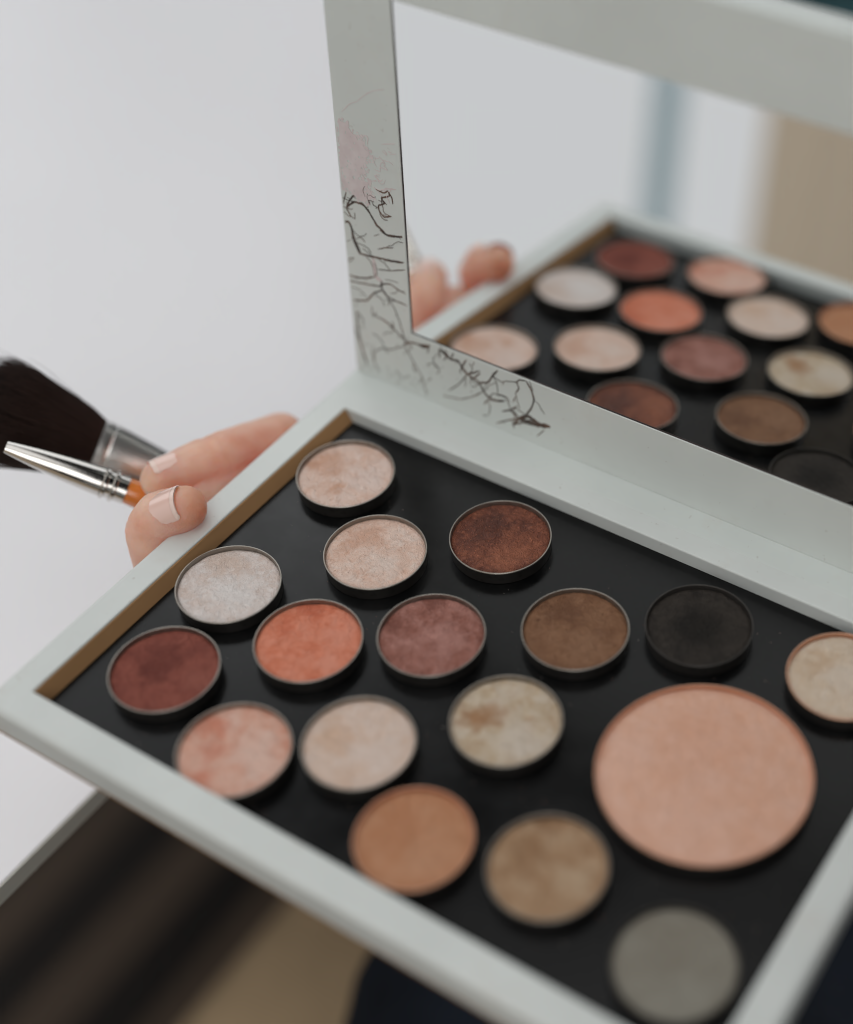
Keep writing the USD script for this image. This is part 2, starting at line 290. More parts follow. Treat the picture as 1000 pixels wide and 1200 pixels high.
obj('pane', box(214, 900, -70, -64, 0, 1590), pane_m, w)
obj('blind_strip', box(196, 230, -12, -11, 0, 1590), groove_m, w, label='blue-grey translucent strip hanging before the panes')
obj('frame', trimesh.util.concatenate([box(-840, -801, -80, 22, 0, 1590), box(-840, 920, -80, 22, 1591, 1640), box(-840, 920, -80, 22, -9, -1)]), groove_m, w)
# beige curtain hanging over the right part of that wall
n = 160; xs = np.linspace(-282, 300, n); off = 9 * np.sin(xs / 19.) + 4 * np.sin(xs / 7.3 + 1); zs = np.linspace(-690, 880, 8)
front = np.array([(a, -895 + o * .8, z) for z in zs for a, o in zip(xs, off)]); back = front - [0, .3, 0]
f = [(j * n + i, j * n + i + 1, (j + 1) * n + i + 1, (j + 1) * n + i) for j in range(7) for i in range(n - 1)]
f = np.array(f); o = obj('curtain', (front, f), beige_m, None, True)
tag(o, 'beige curtain beside the bright window, reflected at the right of the mirror', 'curtain')
# blurred things at the picture's edges
teal = paper('teal_cloth', (.035, .085, .095), .9, .0005, 300., .2, .3)
o = thing('folded_cloth', 'dark teal folded cloth lying on the white table behind the lid', 'cloth', (-20, 492, -75))
for k in range(3):
    s = Manifold.sphere(8, 24)
    obj('fold', Manifold.batch_hull([s.translate([x, y, 8 + 14 * k]) for x, y in ((-110 + 6 * k, -72 + 4 * k), (60, -92 + 3 * k), (60, 60), (-90, 70 - 5 * k))]).refine_to_length(20), teal, o, 40)
stool_m = paper('beige_fabric', (.58, .43, .27), .9, .0006, 400., .2, .12)
o = thing('stool', 'beige upholstered stool half hidden below the palette beside dark clothing', 'stool', (-60, -30, -700))
obj('seat_cushion', box(-72, 160, -150, 130, 230, 300, 24), stool_m, o, 50)
for (x, y) in ((-50, -125), (-50, 105), (135, -125), (135, 105)):
    obj('leg', box(x - 12, x + 12, y - 12, y + 12, 0, 229, 2), plank_m[3], o, 30)

# ---------------------------------------------------------------- the palette
W, H = 176.24, 115.52
PANS = {1: (16.3, -20.5), 2: (40.5, -39.3), 3: (64.6, -18.9), 4: (16.1, -66.6), 5: (21.2, -94.8), 6: (44.6, -70.7), 7: (68.7, -54.3), 8: (97.2, -35.2), 9: (122.0, -19.0),
        10: (158.0, -15.6), 11: (50.6, -104.4 + .35), 12: (73.3, -88.3), 13: (98.2, -66.3), 14: (143.3, -55.6), 15: (98.7, -102.1), 16: (126.8, -93.4), 17: (160.4, -98.9)}
PAN_XY = PANS.values()
pal = thing('makeup_palette', 'open white makeup palette with black tray, mirror lid and dark branching foil pattern', 'palette')
TOP, BOT, O = .3, -8.6, 8.4
b = .9
arc = lambda cx, cz, a0, a1, r, n=5: [(cx + r * math.cos(math.radians(a)), cz + r * math.sin(math.radians(a))) for a in np.linspace(a0, a1, n)]
prof = [(0, -4.2), (0, TOP - .4)] + arc(.4, TOP - .4, 180, 90, .4, 4) + arc(O - 1.9, TOP - 1.9, 90, 0, 1.9, 8) + [(O, BOT), (0.3, BOT)]
obj('tray_frame', ring(0, W, -H, 0, prof, O - 1.6), white_card, pal, 35)
obj('base_board', box(-O + .15, W + O - .15, -H - O + .15, O - .15, -10.2, -8.65, .3), kraft, pal, 30)
wl = np.array([(xx, y, z) for y in (-H + .02, -.02) for xx, z in ((0.02, TOP - .5), (.35, TOP - .55), (2.15, -3.9), (2.2, -6.), (.02, -6.))])
wf = [(i, (i + 1) % 5, 5 + (i + 1) % 5, 5 + i) for i in range(5)]
wt = trimesh.Trimesh(wl, np.vstack([np.array(wf)[:, [0, 1, 2]], np.array(wf)[:, [0, 2, 3]], [(0, 2, 1), (0, 3, 2), (0, 4, 3), (5, 6, 7), (5, 7, 8), (5, 8, 9)]]), process=False); wt.fix_normals()
obj('tray_liner', wt, kraft, pal, label='brown bare board lining the inside of the left rim')
ins = obj('tray_insert', box(.9, W - .02, -H + .5, -.02, -8.5, -4.0), black_sheet, pal)
rngn = np.random.default_rng(3)
pc = list(PAN_XY)
for m_i in range(4):
    sp = []
    for k in range(70):
        if k % 3: q0 = np.array(pc[rngn.integers(0, len(pc))]); a_ = rngn.uniform(0, 6.28); q0 = q0 + (13.2 + abs(rngn.normal(0, 3.5))) * np.array((math.cos(a_), math.sin(a_)))
        else: q0 = np.array((rngn.uniform(3, W - 1), rngn.uniform(-H + 2, -1)))
        if not (3 < q0[0] < W - 1 and -H + 1.5 < q0[1] < -.8): continue
        s = trimesh.creation.icosphere(0, rngn.choice([.05, .08, .13], p=[.55, .33, .12])); s.apply_scale((1, rngn.uniform(.6, 1.5), .5)); s.apply_translation((q0[0], q0[1], -3.98)); sp.append(s)
    obj('powder_crumbs', trimesh.util.concatenate(sp), dust_m[m_i], ins, kind='stuff')
# hinge strip between tray and lid
xs0, xs1 = -O + 1.2, W + O - 1.2
hp = [(6.5, -.3), (6.5, .31), (6.6, .35), (9.0, .40), (11, .47), (12.6, .5), (13.4, .56), (14.0, .66), (14.9, .80), (14.9, -6.)]
v = np.array([(xx, y, z) for xx in (xs0, xs1) for y, z in hp]); m_ = len(hp)
f = [(i, (i + 1) % m_, m_ + (i + 1) % m_, m_ + i) for i in range(m_)]
tm = trimesh.Trimesh(v, np.vstack([np.array(f)[:, [0, 1, 2]], np.array(f)[:, [0, 2, 3]], [(0, i + 1, i) for i in range(1, m_ - 1)], [(m_, m_ + i, m_ + i + 1) for i in range(1, m_ - 1)]]), process=False); tm.fix_normals()
obj('hinge_strip', tm, hinge_card, pal, 25)
# lid
LX0, LX1, LH0, LH1, LO = 13.7, 164.6, 21.0, 113.7, 20.4
prof = [(0, -2.2), (0, -.15), (.15, 0)] + arc(LO - .5, -.5, 90, 0, .5, 5) + [(LO, -7.6)] + [(1.0, -7.6)]
lf = obj('lid_frame', to_lid(ring(LX0, LX1, LH0, LH1, prof, LO - 1.2)), lid_card, pal, 35)
lb = trimesh.creation.box((LX1 - LX0 + 2 * LO - .4, LH1 - LH0 + 2 * LO - 4, 1.7)); lb.apply_translation((LX1 / 2 + LX0 / 2, (LH0 + LH1) / 2, 0))
lb.apply_translation((-(LX0 - LO), -2, 0)); lb.apply_transform(trimesh.transformations.rotation_matrix(math.radians(3.0), (0, 0, 1))); lb.apply_translation((LX0 - LO, 2, -8.6))
lb = lb.slice_plane((0, 1.0, 0), (0, 1, 0), cap=False)
lb = lb.slice_plane((0, LH1 + LO - 1.0, 0), (0, -1, 0), cap=False)
obj('lid_board', to_lid(lb), back_card, pal)
mir = obj('mirror', to_lid(box(LX0 + .02, LX1 - .02, LH0 + .02, LH1 - .02, -1.6, -.30)), mirror_m, pal)
obj('mirror_edge', to_lid(ring(LX0 + .45, LX1 + .6, LH0 + .45, LH1 + .6, [(0, -.29), (.02, -.26), (.2, -.21), (.43, -.22), (.43, -.29)], .43, 1)), mirror_edge_m, mir)
# foil cracks printed on the lid: each one a thin sheet of its own
def crack(w, pts, rg):
    L = LineString(pts); n = max(4, int(L.length / .45)); out = []
    P = np.array([L.interpolate(i / n, True).coords[0] for i in range(n + 1)])
    if n > 6:
        Q = P.copy()
        for _ in range(2): Q[1:-1] = (Q[:-2] + 2 * Q[1:-1] + Q[2:]) / 4
        P = Q
    jit = rg.normal(0, .04, P.shape); jit[0] = jit[-1] = 0; P = P + jit
    wd = w * (.62 + .5 * rg.random(n + 1)); tl = np.minimum(np.arange(n + 1), np.arange(n + 1)[::-1]) / 4.
    wd = np.maximum(wd * np.clip(.45 + tl, .45, 1), .13)
    parts = [LineString(P[i:i + 2]).buffer((wd[i] + wd[i + 1]) / 4, 3) for i in range(n)]
    for _ in range(int(L.length * (.16 if w > .3 else .05))):          # short side twigs
        i = rg.integers(0, n); d = P[min(i + 1, n)] - P[i]; d = d / (np.linalg.norm(d) + 1e-6); a = rg.choice([-1, 1]) * rg.uniform(.5, 1.2)
        d = np.array([d[0] * math.cos(a) - d[1] * math.sin(a), d[0] * math.sin(a) + d[1] * math.cos(a)]); l = rg.uniform(.4, 1.3)
        parts.append(LineString([P[i], P[i] + d * l * .6 + rg.normal(0, .1, 2), P[i] + d * l]).buffer(.06, 2))
    return unary_union(parts)
clip = Polygon([(LX0 - LO + .8, LH0 - LO + 1.4), (LX1, LH0 - LO + 1.4), (LX1, LH0 - .2), (LX0 - .2, LH0 - .2), (LX0 - .2, 130), (LX0 - LO + .8, 130)])
def foil(shape, i, m, name='foil_crack'):
    shape = shape.intersection(clip).simplify(.012)
    gs = [g for g in getattr(shape, 'geoms', [shape]) if g.geom_type == 'Polygon' and g.area > .003]
    if not gs: return
    t_ = trimesh.util.concatenate([trimesh.creation.extrude_polygon(g, .02 + .0006 * i, engine='earcut') for g in gs])
    t_.apply_translation((0, 0, .004)); obj(name, to_lid(t_), m, lf)
rg = np.random.default_rng(11)
for i, (wd, c, pts) in enumerate(VEINS):
    pts = [q for q in pts if q[1] > 1.9]
    if len(pts) < 2: continue
    hm = np.mean([q[1] for q in pts])
    m = foil_pink if (hm > 63 or (1.05 < wd < 1.2)) else (foil_grey if wd <= .15 else foil_dark)
    foil(crack(wd * 1.22 + .07, pts, rg), i, m)
allv = [np.array(q) for _, _, p_ in VEINS for q in p_ if 2.5 < q[1] < 57]
for k in range(64):                                                     # fine veins that join the traced ones
    a = allv[rg.integers(0, len(allv))].copy(); th = rg.uniform(0, 6.28); pts = [a]
    for s_ in range(rg.integers(3, 9)):
        th += rg.normal(0, .45); pts.append(pts[-1] + rg.uniform(.6, 1.1) * np.array([math.cos(th), math.sin(th)]))
    foil(crack(.13 if k % 3 else .22, pts, rg), 128 + k, foil_grey if k % 3 == 0 else foil_dark)
pp = Polygon(PATCH)
blobs = [pp.buffer(-.35)]
bc = np.array(pp.exterior.coords)
for k in range(150):
    i = rg.integers(0, len(bc) - 1); q = bc[i] + (bc[i + 1] - bc[i]) * rg.random() + rg.normal(0, .35, 2); blobs.append(Point(q).buffer(rg.uniform(.12, .5), 3))
sh = unary_union(blobs)
holes = unary_union([Point(rg.uniform(-6, 5), rg.uniform(57, 78)).buffer(rg.uniform(.12, .4), 3) for _ in range(70)])
foil(sh.difference(holes), 95, foil_pink, 'foil_patch')
for k in range(26):                                                     # ragged curls at the right of the rose patch
    a = np.array([rg.uniform(1, 9.5), rg.uniform(58, 76)]); pts = [a]; th = rg.uniform(0, 6.28)
    for s_ in range(6): th += rg.normal(0, 1.0); pts.append(pts[-1] + .6 * np.array([math.cos(th), math.sin(th)]))
    foil(crack(.2, pts, rg), 96 + k, foil_pink if pts[0][1] > 61 else foil_dark)
rg = np.random.default_rng(21)
def specks(n, cx, ch, sx, sh_, r0, r1): return unary_union([Point(cx + rg.normal(0, sx), ch + rg.normal(0, sh_)).buffer(rg.uniform(r0, r1), 2) for _ in range(n)])
foil(specks(40, -3.6, 12, 1.2, 9, .06, .22), 125, foil_grey, 'foil_specks')
foil(specks(40, 9, 4.5, 7, 1.3, .06, .25), 126, foil_grey, 'foil_specks')
foil(specks(22, 25, 13, 8, 3, .05, .16), 127, foil_dark, 'foil_specks')

# ---------------------------------------------------------------- pans of powder
# number: rendered colour, dark patch colour, light patch colour, label, shimmer, tin
PW = {1: ((182, 157, 144), (162, 122, 100), (184, 168, 161), 'pale pink-peach eyeshadow pan nearest the hinge corner, tan smear on top', .3, 's'),
      2: ((182, 157, 144), (162, 124, 104), (182, 168, 160), 'peach eyeshadow pan with tiny specks, diagonally in front of the corner pan', .3, 's'),
      3: ((92, 49, 35), (58, 30, 23), (132, 80, 58), 'glittery dark chocolate brown eyeshadow pan near the hinge', .8, 's'),
      4: ((174, 163, 158), (163, 143, 130), (182, 178, 176), 'pinkish white eyeshadow pan touching the left rim beside the fingers', .4, 's'),
      5: ((106, 57, 48), (76, 37, 32), (118, 70, 60), 'deep plum red eyeshadow pan in the left front corner', .1, 's'),
      6: ((173, 103, 79), (150, 74, 52), (180, 122, 104), 'bright orange eyeshadow pan', .2, 's'),
      7: ((124, 79, 68), (92, 52, 43), (150, 110, 102), 'mottled mauve eyeshadow pan right of the orange one', .5, 's'),
      8: ((102, 71, 50), (76, 48, 33), (117, 88, 68), 'taupe brown eyeshadow pan beside the black one', .4, 's'),
      9: ((40, 36, 33), (9, 9, 9), (50, 46, 42), 'black eyeshadow pan with a darker worn square in the middle', .1, 'd'),
      10: ((174, 158, 140), (160, 134, 108), (176, 164, 152), 'cream eyeshadow pan cut by the right edge of the picture', .2, 'c'),
      11: ((176, 134, 117), (160, 92, 70), (182, 158, 147), 'coral and pink swirled eyeshadow pan at the front rim', .3, 's'),
      12: ((177, 157, 144), (168, 138, 116), (180, 166, 158), 'pale pink eyeshadow pan right of the coral swirled one', .3, 's'),
      13: ((160, 145, 124), (128, 92, 62), (168, 158, 148), 'champagne gold eyeshadow pan with a brown thumb smear', .5, 's'),
      14: ((178, 139, 119), (172, 129, 108), (182, 150, 136), 'large peach blush pan, biggest in the palette', .15, 'c'),
      15: ((152, 108, 80), (144, 96, 68), (160, 122, 98), 'terracotta tan eyeshadow pan at the middle of the front rim', .1, 'c'),
      16: ((136, 108, 82), (112, 82, 56), (152, 132, 110), 'dull bronze eyeshadow pan between terracotta and grey ones', .5, 's'),
      17: ((108, 104, 95), (98, 92, 82), (116, 114, 106), 'grey green eyeshadow pan at the near corner, most out of focus', .2, 'd')}
KEY = .645
def powder_mat(k, col, dark, light, shim):
    A, Dk, Lt = [tuple(np.clip(np.array(s2l(c)) / KEY, 0, .85)) for c in (col, dark, light)]
    s = k * 13.7
    nodes = {'tc': ('texture_coordinate', {}), 'mp': ('mapping', {'location': (s, -s * .5, s * .3)}),
             'n1': ('noise_texture', {'scale': 190., 'detail': 5., 'roughness': .6}), 'n2': ('noise_texture', {'scale': 2600., 'detail': 2.}), 'n3': ('noise_texture', {'scale': 520., 'detail': 4., 'roughness': .65, 'distortion': 1.2}),
             'v': ('voronoi_texture', {'scale': 1500.}), 'vm': ('map_range', {'from_min': .26, 'from_max': .12, 'to_min': 0., 'to_max': 1., 'clamp': True}), 'vs': ('separate_color', {}), 'vg': ('math', {'math_type': 'greater_than', 'value2': .62}), 'vx': ('math', {'math_type': 'multiply'}),
             'u': ('voronoi_texture', {'scale': 620.}), 'um': ('map_range', {'from_min': .17, 'from_max': .09, 'to_min': 0., 'to_max': .6, 'clamp': True}), 'us': ('separate_color', {}), 'ug': ('math', {'math_type': 'greater_than', 'value2': .86}), 'ux': ('math', {'math_type': 'multiply'}), 'm3': ('map_range', {'from_min': .50, 'from_max': .68, 'to_min': 0., 'to_max': .55, 'clamp': True}), 'm4': ('map_range', {'from_min': .48, 'from_max': .30, 'to_min': 0., 'to_max': .42, 'clamp': True}), 'c2': ('mix_color', {'b': Lt}), 'c3': ('mix_color', {'b': Dk}), 'cp': ('mix_color', {'b': tuple(np.array(Dk) * .6)}),
             'dn': ('noise_texture', {'scale': 260., 'detail': 4.}), 'ds': ('vector_math', {'math_type': 'multiply_add', 'vector2': (.012, .012, 0.) if k != 9 else (.003, .003, 0.), 'vector3': (-.006, -.006, 0.) if k != 9 else (-.0015, -.0015, 0.)}), 'dp': ('vector_math', {'math_type': 'add'}),
             'm1': ('map_range', {'from_min': .44, 'from_max': .72, 'to_min': 0., 'to_max': .6, 'clamp': True}), 'm2': ('map_range', {'from_min': .5, 'from_max': .3, 'to_min': 0., 'to_max': .36, 'clamp': True}),
             'c0': ('mix_color', {'a': A, 'b': Lt}), 'c1': ('mix_color', {'b': Dk}), 'rr': ('map_range', {'from_min': .3, 'from_max': .7, 'to_min': .62 - .22 * shim, 'to_max': .85 - .2 * shim}),
             'h': ('math', {'math_type': 'multiply_add', 'value2': .35}), 'b': ('bump', {'strength': .9, 'distance': .0008 * {3: 2.2, 7: 1.7, 8: 1.3, 1: 1.3, 2: 1.2, 14: .8, 17: .8}.get(k, 1.1)}), 'p': ('principled_bsdf', {'specular_ior_level': .12 + .35 * shim})}
    links = [('tc.object', 'mp.vector'), ('mp.vector', 'n1.vector'), ('mp.vector', 'n2.vector'), ('mp.vector', 'n3.vector'), ('mp.vector', 'dn.vector'), ('mp.vector', 'v.vector'), ('v.distance', 'vm.value'), ('v.color', 'vs.color'), ('vs.r', 'vg.value1'), ('vm.result', 'vx.value1'), ('vg.value', 'vx.value2'),
             ('mp.vector', 'u.vector'), ('u.distance', 'um.value'), ('u.color', 'us.color'), ('us.r', 'ug.value1'), ('um.result', 'ux.value1'), ('ug.value', 'ux.value2'), ('ux.value', 'cp.fac'),
             ('dn.color', 'ds.vector1'), ('tc.object', 'dp.vector1'), ('ds.vector', 'dp.vector2'),
             ('n1.fac', 'm1.value'), ('n1.fac', 'm2.value'), ('m1.result', 'c0.fac'), ('m2.result', 'c1.fac'), ('c0.result', 'c1.a'), ('n1.fac', 'rr.value'), ('rr.result', 'p.roughness'),
             ('n2.fac', 'h.value1'), ('n3.fac', 'h.value3'), ('h.value', 'b.height'), ('b.normal', 'p.normal')]
    links += [('n3.fac', 'm3.value'), ('n3.fac', 'm4.value'), ('m3.result', 'c2.fac'), ('c1.result', 'c2.a'), ('m4.result', 'c3.fac'), ('c2.result', 'c3.a')]
    last = 'c3.result'
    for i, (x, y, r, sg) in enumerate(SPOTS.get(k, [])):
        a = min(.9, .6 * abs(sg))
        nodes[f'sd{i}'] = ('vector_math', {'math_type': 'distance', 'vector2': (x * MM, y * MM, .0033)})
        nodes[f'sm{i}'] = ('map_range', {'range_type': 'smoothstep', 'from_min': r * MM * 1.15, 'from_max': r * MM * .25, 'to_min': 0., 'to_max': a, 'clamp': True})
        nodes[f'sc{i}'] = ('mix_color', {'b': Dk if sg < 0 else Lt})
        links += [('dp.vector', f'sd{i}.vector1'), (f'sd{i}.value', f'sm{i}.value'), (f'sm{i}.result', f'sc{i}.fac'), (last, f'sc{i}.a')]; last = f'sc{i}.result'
    if shim >= .3:   # glitter grains
        nodes['gl'] = ('mix_color', {'b': tuple(np.clip(np.array(Lt) * 1.7, 0, .9))}); nodes['gm'] = ('math', {'math_type': 'multiply', 'value2': .75 * shim})
        links += [('vx.value', 'gm.value1'), ('gm.value', 'gl.fac'), (last, 'gl.a')]; last = 'gl.result'
    links += [(last, 'cp.a'), ('cp.result', 'p.base_color')]
    return mat(f'powder_{("peach","shell","cocoa","ivory","plum","orange","mauve","taupe","black","cream","coral","pink","champagne","blush","terracotta","bronze","grey")[k-1]}', nodes, links)
import meshkit
for k, (px, py) in PANS.items():
    col, dark, light, label, shim, tn = PW[k]
    R = 24.14 if k == 14 else 13.0
    t = thing('blush_pan' if k == 14 else 'eyeshadow_pan', label, 'blush' if k == 14 else 'eyeshadow', (px, py, -4.0), None if k == 14 else 'round eyeshadow pans in the palette')
    zr = 4.0
    prof = [(0.01, .02), (R - .6, .02), (R - .15, .2), (R - .12, zr - .5)]
    sh_ = obj('tin', lathe(prof, 96), tin_side, t, 40)
    obj('rim', lathe([(R - .13, zr - .52), (R - .02, zr - .3), (R + .02, zr - .1), (R - .06, zr), (R - .27, zr), (R - .36, zr - .09), (R - .5, zr - 1.6)], 96), {'s': tin_silver, 'c': tin_copper, 'd': tin_dark}[tn], sh_, 40)
    nr, ns = 30, 84
    rr = np.concatenate([[0.0], np.linspace(.04, 1, nr) ** .85]) * (R - .49)
    aa = np.linspace(0, 2 * np.pi, ns, endpoint=False)
    X = np.concatenate([[0], (rr[1:, None] * np.cos(aa)).ravel()]); Y = np.concatenate([[0], (rr[1:, None] * np.sin(aa)).ravel()])
    q = np.stack([X, Y, np.full_like(X, k * 31.0)], -1); rad = np.hypot(X, Y) / (R - .49)
    Z = zr - .86 + .28 * (1 - rad ** 2) + .55 * (meshkit.fbm(q / 4.6, 4, k) - .5) + .30 * (meshkit.fbm(q / 1.4, 3, k + 50) - .5)
    if k in (3, 7): Z += .35 * (meshkit.fbm(q / .9, 3, k + 90) - .5)
    if k == 14: Z += .35 * (1 - rad ** 2) + .05 * np.sin(rad * 70 + 2.5 * meshkit.fbm(q / 9., 2, 5))
    Z -= .38 * np.clip((rad - .93) / .07, 0, 1) ** 2
    for (sx, sy, sr, sg) in SPOTS.get(k, []):
        Z -= (.22 if sg < 0 else -.06) * np.exp(-((X - sx) ** 2 + (Y - sy) ** 2) / (sr * .75) ** 2)
    Z = np.minimum(Z, zr + .1 * (k == 14))
    f = [(0, 1 + j, 1 + (j + 1) % ns) for j in range(ns)]
    for i in range(nr - 1):
        for j in range(ns):
            a0, a1 = 1 + i * ns + j, 1 + i * ns + (j + 1) % ns; f += [(a0, a0 + ns, a1 + ns), (a0, a1 + ns, a1)]
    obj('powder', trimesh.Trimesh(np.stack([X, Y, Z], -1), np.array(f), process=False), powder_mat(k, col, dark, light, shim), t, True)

# ---------------------------------------------------------------- brushes
steel = mat('brush_steel', {'p': ('principled_bsdf', {'base_color': (.66, .635, .60), 'metallic': 1.0, 'roughness': .14})}, [])
satin = simple('ferrule_satin', (.84, .83, .81), .27, 1.0)
amber = simple('amber_handle', (.78, .25, .045), .18, 0, .5, coat_weight=.6, coat_roughness=.08, transmission_weight=.25)
def loft(secs, seg=40):
    """secs: (distance, half width, half thickness)"""
    a = np.linspace(0, 2 * np.pi, seg, endpoint=False); v = [(w * np.cos(t_), h * np.sin(t_), z) for z, w, h in secs for t_ in a]; f = []
    n = len(secs)
    for i in range(n - 1):
        for j in range(seg): f.append((i * seg + j, i * seg + (j + 1) % seg, (i + 1) * seg + (j + 1) % seg, (i + 1) * seg + j))
    v += [(0, 0, secs[0][0]), (0, 0, secs[-1][0])]; tri = [x for q in f for x in ((q[0], q[1], q[2]), (q[0], q[2], q[3]))]
    for j in range(seg): tri += [(n * seg, (j + 1) % seg, j), (n * seg + 1, (n - 1) * seg + j, (n - 1) * seg + (j + 1) % seg)]
    return np.array(v), np.array(tri)
# slim brush: tapered metal cap with two rings, amber handle running under the palette
A0, A1 = np.array((-59.5, -64.9, 9.0)), np.array((-27.4, -45.3, -13.0))
Rm, L = frame_to(A0, A1)
t = thing('slim_brush', 'slim silver brush with two rings and an amber handle, held in front', 'brush')
def put(vf, Rm, p): return place(vf[0], Rm, p), vf[1]
obj('metal_tip', put(loft([(0, 1.40, 0.98), (.15, 1.89, 1.33), (2, 2.17, 1.68), (8, 2.94, 2.52), (16, 3.57, 3.36), (25.5, 3.99, 3.99), (25.8, 3.78, 3.78)]), Rm, A0), steel, t, 40)
obj('ring', put(loft([(25.8, 3.85, 3.85), (26, 4.34, 4.34), (26.8, 4.34, 4.34), (27.1, 3.78, 3.78)]), Rm, A0), steel, t, 40)
obj('ring', put(loft([(28.3, 3.78, 3.78), (28.6, 4.34, 4.34), (29.3, 4.34, 4.34), (29.6, 3.85, 3.85)]), Rm, A0), steel, t, 40)
obj('ferrule', put(loft([(26.9, 3.71, 3.71), (28.5, 3.71, 3.71), (32.2, 3.85, 3.85), (32.3, 3.64, 3.64)]), Rm, A0), steel, t, 40)
obj('handle', put(loft([(32.0, 3.50, 3.50), (36, 3.85, 3.85), (50, 4.20, 4.20), (68, 3.64, 3.64), (90, 2.52, 2.52), (91, 1.40, 1.40)]), Rm, A0), amber, t, 40)
# large fluffy brush
B0, B1 = np.array((-56.3, -41.0, -8.6)), np.array((-34.5, -27.5, -24.0))
Rm, L = frame_to(B0, B1, (.66, -.43, .62)); ax = Rm[:, 2]
t = thing('fluffy_brush', 'big fluffy dark brown brush with a flattened silver ferrule, behind the slim one', 'brush')
obj('ferrule', put(loft([(-.1, 7.7, 3.7), (.2, 8.0, 4.), (2.5, 8.0, 4.), (3.0, 7.7, 3.6), (3.5, 7.8, 3.7), (7, 7.4, 3.5), (14, 6.4, 3.4), (24, 4.9, 3.6), (30, 4.2, 3.8), (30.2, 3.9, 3.6)]), Rm, B0), satin, t, 40)
obj('handle', put(loft([(29.5, 3.5, 3.5), (40, 4.2, 4.2), (60, 3.6, 3.6), (85, 2.6, 2.6), (100, 1.8, 1.8), (101, 1.0, 1.0)]), Rm, B0), simple('black_handle', (.015, .015, .016), .25), t, 40)
hair_core = simple('bristle_core', (.006, .005, .005), .8)
obj('bristle_core', put(loft([(.4, 7.1, 3.2), (-5, 8.2, 4.6), (-12, 9.4, 6.0), (-20, 10.6, 7.0), (-25, 9.8, 6.0), (-28, 6.5, 4.0), (-29, 4.0, 2.0)][::-1]), Rm, B0), hair_core, t, 50)
hair_m = mat('bristles', {'hi': ('hair_info', {}), 'r': ('rgb_ramp', {'ramp': [(0., (.010, .007, .006)), (.4, (.034, .019, .015)), (.7, (.13, .060, .048)), (1., (.30, .18, .145))]}), 'p': ('principled_bsdf', {'roughness': .5, 'specular_ior_level': .3})},
             [('hi.intercept', 'r.fac'), ('r.color', 'p.base_color')])
hair_brown = mat('bristles_brown', {'hi': ('hair_info', {}), 'r': ('rgb_ramp', {'ramp': [(0., (.035, .018, .014)), (.3, (.11, .050, .040)), (.75, (.17, .08, .064)), (1., (.34, .22, .18))]}), 'p': ('principled_bsdf', {'roughness': .5, 'specular_ior_level': .3})},
             [('hi.intercept', 'r.fac'), ('r.color', 'p.base_color')])
rg = np.random.default_rng(8)
for lo, hi, N, hmat in ((.05, .80, 4200, hair_m), (.80, 1.06, 2000, hair_brown)):
    pts = []
    for i in range(N):
        a = rg.uniform(0, 2 * np.pi); s_ = math.sqrt(rg.uniform(lo, hi)); u = np.array([math.cos(a), math.sin(a)]) * s_
        Lh = 36.0 - 6.5 * s_ ** 2 + rg.normal(0, 2.0); jit = rg.normal(0, 1.1, 2)
        for tt in np.linspace(0, 1, 6):
            sp_ = np.array([7.4 + 6.9 * tt ** .7, 3.1 + 6.4 * tt ** .7])
            xy = u * sp_ * (1 - .07 * max(0, tt - .8) / .2) + jit * tt ** 2
            pts.append(B0 + Rm @ np.array([xy[0], xy[1], .6 - Lh * tt]))
    cv = UsdGeom.BasisCurves.Define(stage, numbered(str(t.GetPath()) + '/bristles')); cv.CreateTypeAttr('linear')
    cv.CreatePointsAttr(Vt.Vec3fArray.FromNumpy((np.array(pts) * MM).astype(np.float32))); cv.CreateCurveVertexCountsAttr([6] * N)
    cv.CreateWidthsAttr(Vt.FloatArray.FromNumpy((np.tile([.16, .16, .15, .13, .1, .04], N) * MM).astype(np.float32))); cv.SetWidthsInterpolation('vertex')
    UsdShade.MaterialBindingAPI.Apply(cv.GetPrim()).Bind(hmat); cv.GetPrim().SetCustomDataByKey('kind', 'stuff')

# ---------------------------------------------------------------- the hand, its sleeve and the lap
skin = mat('skin', {'tc': ('texture_coordinate', {}), 'n': ('noise_texture', {'scale': 140., 'detail': 4.}), 'n2': ('noise_texture', {'scale': 1500., 'detail': 2.}), 'v': ('voronoi_texture', {'scale': 1500.}),
    'fd': ('vector_math', {'math_type': 'distance', 'vector2': (-.0035, -.0535, .0045)}), 'fm': ('map_range', {'from_min': .0115, 'from_max': .003, 'to_min': 0., 'to_max': .75, 'clamp': True}), 'fc': ('mix_color', {'b': (.70, .27, .17)}),
    'kd': ('vector_math', {'math_type': 'distance', 'vector2': (-.013, -.028, -.010)}), 'km': ('map_range', {'from_min': .016, 'from_max': .004, 'to_min': 0., 'to_max': .7, 'clamp': True}), 'kc': ('mix_color', {'b': (.62, .24, .16)}),
    'r': ('rgb_ramp', {'ramp': [(.30, (.66, .34, .25)), (.52, (.72, .42, .325)), (.75, (.75, .48, .385))]}), 'b': ('bump', {'strength': .35, 'distance': .00015}),
    'p': ('principled_bsdf', {'roughness': .48, 'specular_ior_level': .4, 'subsurface_weight': .6, 'subsurface_scale': .004, 'subsurface_radius': (1., .3, .15)})},
    [('tc.object', 'n.vector'), ('tc.object', 'n2.vector'), ('tc.object', 'v.vector'), ('n.fac', 'r.fac'), ('tc.object', 'fd.vector1'), ('fd.value', 'fm.value'), ('fm.result', 'fc.fac'), ('r.color', 'fc.a'), ('tc.object', 'kd.vector1'), ('kd.value', 'km.value'), ('km.result', 'kc.fac'), ('fc.result', 'kc.a'), ('kc.result', 'p.base_color'), ('v.distance', 'b.height'), ('b.normal', 'p.normal')])
